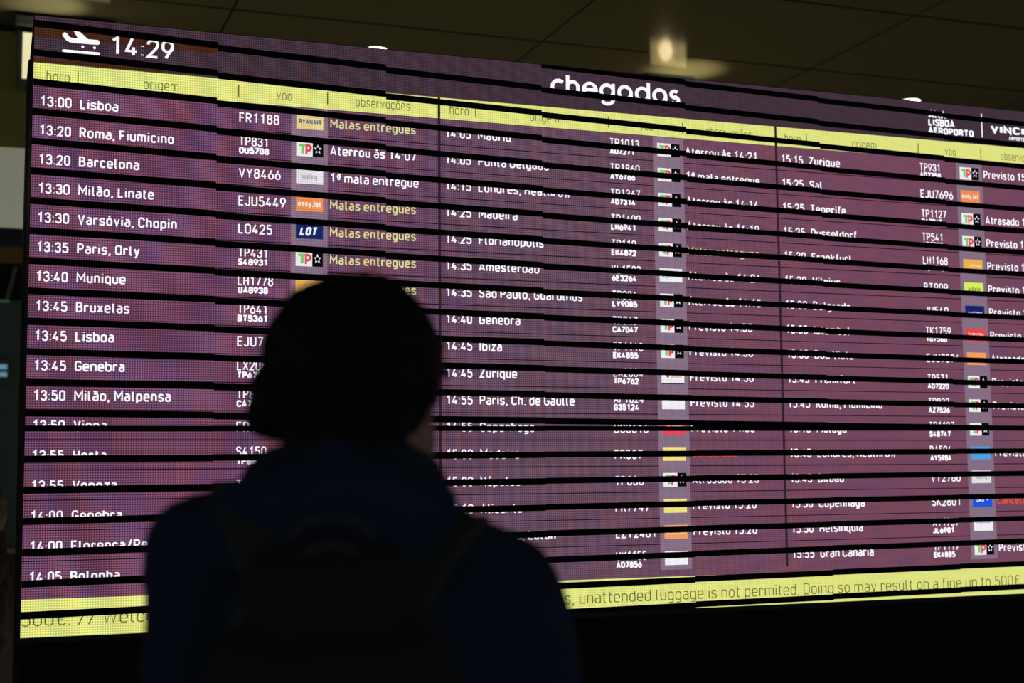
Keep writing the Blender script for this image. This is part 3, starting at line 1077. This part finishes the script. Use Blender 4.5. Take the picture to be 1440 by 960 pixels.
def eyes(parent, c, rot):
    for s in (-1, 1):
        b = MB()
        bm = bmesh.new(); bmesh.ops.create_uvsphere(bm, u_segments=14, v_segments=10, radius=.0115)
        for v in bm.verts: v.co = Vector(c) + rot @ (v.co + Vector((s * .031, .082, .006)))
        b.bm(bm, M_eye)
        bm = bmesh.new(); bmesh.ops.create_uvsphere(bm, u_segments=12, v_segments=8, radius=.006)
        for v in bm.verts: v.co = Vector(c) + rot @ (Vector((v.co.x, v.co.y * .5, v.co.z)) + Vector((s * .031, .0915, .006)))
        b.bm(bm, M_iris)
        b.build('eye', parent, True)


def shoes(root, feet):
    for (fx, fy) in feet:
        o = organic('shoe', [('e', (fx, fy + .05, .045), (.048, .135, .040)), ('e', (fx, fy - .03, .062), (.042, .065, .055)),
                             ('e', (fx, fy + .12, .038), (.046, .06, .032))], .008, M_shoe, root)
        b = MB(); n = 24
        pts = [(fx + .05 * math.cos(6.2832 * k / n) * (1 if math.sin(6.2832 * k / n) > -.3 else .9), fy + .04 + .145 * math.sin(6.2832 * k / n)) for k in range(n)]
        b.face([(x, y, 0) for x, y in reversed(pts)], M_sole); b.face([(x, y, .018) for x, y in pts], M_sole)
        for k in range(n):
            a, c_ = pts[k], pts[(k + 1) % n]
            b.face([(a[0], a[1], 0), (c_[0], c_[1], 0), (c_[0], c_[1], .018), (a[0], a[1], .018)], M_sole)
        b.build('sole', o, True)


# --- the onlooker in front of the board, seen from behind
RZ = -math.radians(14.25)
man = empty('person', (.3124, -3.339, 0), RZ)
tag(man, 'person in dark navy hooded jacket seen from behind, dark bushy hair, reading the board', 'person')
hrot = Matrix.Rotation(-math.radians(24), 3, 'Z') @ Matrix.Rotation(math.radians(6), 3, 'X')
HC = (.001, .005, 1.645)
SHL, SHR = Vector((-.176, 0, 1.450)), Vector((.160, 0, 1.396))
ELL, ELR = Vector((-.198, -.03, 1.13)), Vector((.229, -.02, 1.11))
WRL, WRR = Vector((-.20, .10, .90)), Vector((.235, .10, .88))
body = head_shapes(HC, hrot) + [('e', Vector(HC) + hrot @ Vector((0, .012, -.062)), (.079, .062, .060), hrot)]
body += [('c', (-.005, -.01, 1.40), (-.018, 0, 1.56), .062, .056),
         ('e', (0, 0, 1.27), (.15, .10, .18), None), ('e', (0, 0, 1.02), (.14, .10, .2), None), ('e', (0, 0, .92), (.15, .11, .11), None),
         ('c', (-.12, 0, 1.40), SHL, .06, .05), ('c', (.12, 0, 1.38), SHR, .06, .05),
         ('c', SHL, ELL, .05, .04), ('c', SHR, ELR, .05, .04), ('c', ELL, WRL, .04, .027), ('c', ELR, WRR, .04, .027)]
for s in (-1, 1):
    hip, kn, an = Vector((s * .09, 0, .90)), Vector((s * .11, .01, .49)), Vector((s * .12, -.02, .09))
    body += [('c', hip, kn, .085, .055), ('c', kn, an, .053, .036), ('c', an, (s * .125, .10, .045), .036, .03)]
body += hand_shapes(WRL, (.02, .45, -.9), (.55, .75, .35), (1, -.1, -.1))
body += hand_shapes(WRR, (-.02, .45, -.9), (-.55, .75, .35), (-1, -.1, -.1))
organic('body', body, .0065, M_skin, man, 3)
eyes(man, HC, hrot)
hc = Vector((-.016, -.005, 1.668))
hair = [('e', hc + Vector((0, -.005, .002)), (.108, .114, .110), None),
        ('e', hc + Vector((0, -.025, .022)), (.102, .098, .092), None),
        ('e', hc + Vector((-.06, -.01, -.03)), (.058, .080, .055), None),
        ('e', hc + Vector((-.087, -.01, -.050)), (.036, .055, .034), None),
        ('e', hc + Vector((.058, -.005, -.010)), (.048, .080, .045), None),
        ('e', hc + Vector((-.01, -.065, -.07)), (.075, .045, .055), None),
        ('e', hc + Vector((.02, -.01, .07)), (.055, .06, .042), None)]
for k in range(110):                                        # bushy locks
    th, ph = random.uniform(0, 6.283), random.uniform(-.55, 1.45)
    d = Vector((math.cos(th) * math.cos(ph), math.sin(th) * math.cos(ph), math.sin(ph)))
    if d.y > .45 and d.z < .55: continue
    p = hc + Vector((d.x * .098, d.y * .105, d.z * .098))
    if d.z < .15 and d.x > .3: continue
    tang = (Vector((0, 0, -1)) + Vector((random.uniform(-.8, .8), random.uniform(-.8, .8), 0))).normalized()
    e_ = p + tang * random.uniform(.02, .045) + d * random.uniform(.0, .012)
    hair.append(('c', p, e_, .011, .004))
organic('hair', hair, .005, M_hair, man, 2, (.006, 28, (1, 1, .5)))

jk = [('e', (0, -.005, 1.27), (.195, .135, .22), None), ('e', (-.005, -.02, 1.385), (.185, .115, .085), None),
      ('e', (0, 0, 1.05), (.20, .14, .2), None), ('e', (0, 0, .90), (.20, .145, .10), None),
      ('c', (-.03, -.01, 1.47), SHL, .075, .081), ('c', (.0, -.01, 1.455), SHR, .08, .078), ('c', (.07, -.015, 1.475), (.150, -.01, 1.432), .05, .05),
      ('c', SHL, ELL, .081, .062), ('c', SHR, ELR, .078, .064),
      ('c', ELL, WRL + Vector((0, -.012, .03)), .062, .045), ('c', ELR, WRR + Vector((0, -.012, .03)), .064, .045)]
jacket = organic('jacket', jk, .009, M_jacket, man, 5, (.006, 9, (1, 1, 1.6)))
# bunched hood round the neck
hd = []
ring = [(-.035, -.085, 1.562, .038), (.03, -.075, 1.550, .034), (.068, -.03, 1.537, .030), (.070, .03, 1.50, .030), (.05, .09, 1.46, .034), (-.02, .115, 1.44, .036),
        (-.09, .085, 1.46, .036), (-.130, .03, 1.492, .040), (-.114, -.04, 1.527, .041), (-.079, -.075, 1.549, .036), (-.035, -.085, 1.562, .038)]
for a, c_ in zip(ring, ring[1:]):
    hd.append(('c', a[:3], c_[:3], a[3], c_[3]))
hd += [('e', (-.03, -.10, 1.50), (.135, .060, .075), None), ('e', (-.13, -.06, 1.478), (.070, .060, .055), None), ('c', (-.11, -.02, 1.52), (-.158, -.01, 1.482), .042, .042),
       ('e', (.035, -.06, 1.48), (.065, .06, .05), None), ('e', (-.03, -.125, 1.455), (.12, .045, .04), None),
       ('c', (-.15, -.07, 1.50), (.0, -.135, 1.445), .03, .035), ('c', (.0, -.135, 1.445), (.07, -.06, 1.475), .035, .03)]
organic('hood', hd, .008, M_jacket, jacket, 4, (.007, 14, (1, 1, 1.4)))
tr = [('e', (0, 0, .90), (.165, .125, .11), None)]
for s in (-1, 1):
    tr += [('c', (s * .09, 0, .90), (s * .112, .01, .49), .098, .072), ('c', (s * .112, .01, .49), (s * .12, -.02, .10), .070, .058)]
organic('trousers', tr, .01, M_trouser, man, 4, (.005, 10, (1, 1, 2)))
shoes(man, [(-.122, -.02), (.122, -.02)])

# --- backpack hanging on the back
bp = empty('backpack', man.matrix_basis @ Vector((-.035, -.22, 1.00)), RZ)
bp.rotation_euler = (0, 0, RZ)
tag(bp, 'dark backpack worn by the person in the navy hooded jacket', 'backpack')
sh = []
for (z, hw, y0, y1) in ((.03, .12, .02, -.11), (.18, .135, .03, -.13), (.32, .125, .035, -.11), (.395, .095, .04, -.065)):
    for s in (-1, 1):
        sh += [('e', (s * (hw - .05), (y0 + y1) / 2, z), (.055, abs(y1 - y0) / 2, .085), None)]
    sh += [('e', (0, (y0 + y1) / 2, z), (hw * .8, abs(y1 - y0) / 2 + .004, .085), None)]
pk = organic('main_compartment', sh, .009, M_pack, bp, 6, (.004, 12, (1, 1, 1)))
organic('front_pocket', [('e', (0, -.125, .12), (.095, .045, .10), None), ('e', (-.04, -.125, .10), (.065, .045, .09), None),
                         ('e', (.04, -.125, .10), (.065, .045, .09), None)], .008, M_pack, bp, 5)


def ribbon(name, pts, wid, thick, m, parent, wdir=None):
    """webbing strap of flat rounded section along a curve"""
    P = [Vector(p) for p in pts]
    fine = []
    for i in range(len(P) - 1):
        p0, p1, p2, p3 = P[max(0, i - 1)], P[i], P[i + 1], P[min(len(P) - 1, i + 2)]
        for k in range(6):
            t = k / 6
            fine.append(.5 * ((2 * p1) + (p2 - p0) * t + (2 * p0 - 5 * p1 + 4 * p2 - p3) * t * t + (3 * p1 - p0 - 3 * p2 + p3) * t ** 3))
    fine.append(P[-1])
    b = MB(); rings = []
    for i, p in enumerate(fine):
        t = (fine[min(i + 1, len(fine) - 1)] - fine[max(0, i - 1)]).normalized()
        wd = Vector(wdir or (1, 0, 0)); wd = (wd - t * wd.dot(t)).normalized()
        nn = t.cross(wd)
        rings.append([p + wd * (wid / 2 * cx) + nn * (thick / 2 * cy) for cx, cy in ((-1, -.4), (-.85, -1), (.85, -1), (1, -.4), (1, .4), (.85, 1), (-.85, 1), (-1, .4))])
    for r0, r1 in zip(rings, rings[1:]):
        for j in range(8):
            b.face([r0[j], r0[(j + 1) % 8], r1[(j + 1) % 8], r1[j]], m)
    b.face(list(reversed(rings[0])), m); b.face(rings[-1], m)
    return b.build(name, parent, True)


ribbon('zip', [(-.118, -.045, .16), (-.115, -.05, .30), (-.085, -.04, .41), (0, -.03, .472), (.085, -.04, .41), (.115, -.05, .30), (.118, -.045, .16)],
       .012, .012, M_strap, pk, (0, 1, 0))
ribbon('carry_handle', [(-.045, .02, .445), (-.04, .01, .485), (0, .005, .502), (.04, .01, .485), (.045, .02, .445)], .022, .008, M_strap, bp, (0, 1, 0))
ribbon('shoulder_strap', [(.07, .04, .41), (.105, .085, .460), (.138, .15, .488), (.152, .22, .482), (.160, .30, .43), (.165, .345, .36), (.17, .36, .25), (.185, .34, .14)],
       .062, .014, M_strap, bp)
ribbon('shoulder_strap', [(-.06, .04, .43), (-.085, .085, .495), (-.105, .15, .527), (-.115, .22, .523), (-.118, .30, .46), (-.115, .345, .37), (-.12, .36, .26), (-.14, .34, .14)],
       .062, .014, M_strap, bp)

# --- a passer-by far behind at the left edge
far = at(-22, 690, 3.3)
wm = empty('person', (far.x, 3.3, 0), math.radians(70))
tag(wm, 'blurred fair-haired person in dark brown coat at the far left edge', 'person')
M_fair = mat('fair_hair', (120, 108, 86), .6, noise_amt=.25, noise_scale=80)
M_coat = mat('brown_coat', (44, 34, 16), .85, noise_amt=.15, noise_scale=150)
hr2 = Matrix.Identity(3)
HC2 = (0, .02, 1.40)
b2 = head_shapes(HC2, hr2)
sl, sr, el, er, wl, wr = (Vector((-.16, 0, 1.20)), Vector((.16, 0, 1.20)), Vector((-.19, -.03, .95)), Vector((.19, -.03, .95)), Vector((-.17, .1, .76)), Vector((.17, .1, .76)))
b2 += [('e', (0, 0, 1.08), (.13, .09, .16), None), ('e', (0, 0, .85), (.13, .1, .16), None), ('c', (0, 0, 1.18), (0, .0, 1.32), .055, .05),
       ('c', (-.1, 0, 1.19), sl, .05, .045), ('c', (.1, 0, 1.19), sr, .05, .045), ('c', sl, el, .045, .036), ('c', sr, er, .045, .036),
       ('c', el, wl, .036, .025), ('c', er, wr, .036, .025)]
for s in (-1, 1):
    b2 += [('c', (s * .08, 0, .78), (s * .09, .01, .43), .075, .05), ('c', (s * .09, .01, .43), (s * .1, -.02, .09), .048, .033), ('c', (s * .1, -.02, .09), (s * .105, .09, .042), .033, .028)]
b2 += hand_shapes(wl, (.02, .45, -.9), (.55, .75, .35), (1, -.1, -.1)) + hand_shapes(wr, (-.02, .45, -.9), (-.55, .75, .35), (-1, -.1, -.1))
organic('body', b2, .0075, M_skin, wm, 3)
eyes(wm, HC2, hr2)
organic('hair', [('e', (0, -.015, 1.44), (.092, .105, .085), None), ('e', (0, -.06, 1.37), (.085, .06, .11), None), ('e', (-.07, -.02, 1.36), (.03, .06, .09), None),
                 ('e', (.07, -.02, 1.36), (.03, .06, .09), None)], .007, M_fair, wm, 3, (.006, 25, (1, 1, .4)))
organic('coat', [('e', (0, 0, 1.10), (.175, .12, .17), None), ('e', (0, 0, .85), (.185, .135, .2), None), ('e', (0, 0, .68), (.20, .15, .12), None),
                 ('c', (-.03, 0, 1.24), sl, .065, .07), ('c', (.03, 0, 1.24), sr, .065, .07), ('c', sl, el, .068, .055), ('c', sr, er, .068, .055),
                 ('c', el, wl + Vector((0, -.01, .03)), .055, .042), ('c', er, wr + Vector((0, -.01, .03)), .055, .042)], .01, M_coat, wm, 5, (.006, 9, (1, 1, 1.6)))
organic('trousers', sum([[('c', (s * .08, 0, .76), (s * .09, .01, .43), .085, .066), ('c', (s * .09, .01, .43), (s * .1, -.02, .10), .064, .052)] for s in (-1, 1)], []), .01, M_trouser, wm, 4)
shoes(wm, [(-.1, -.02), (.1, -.02)])
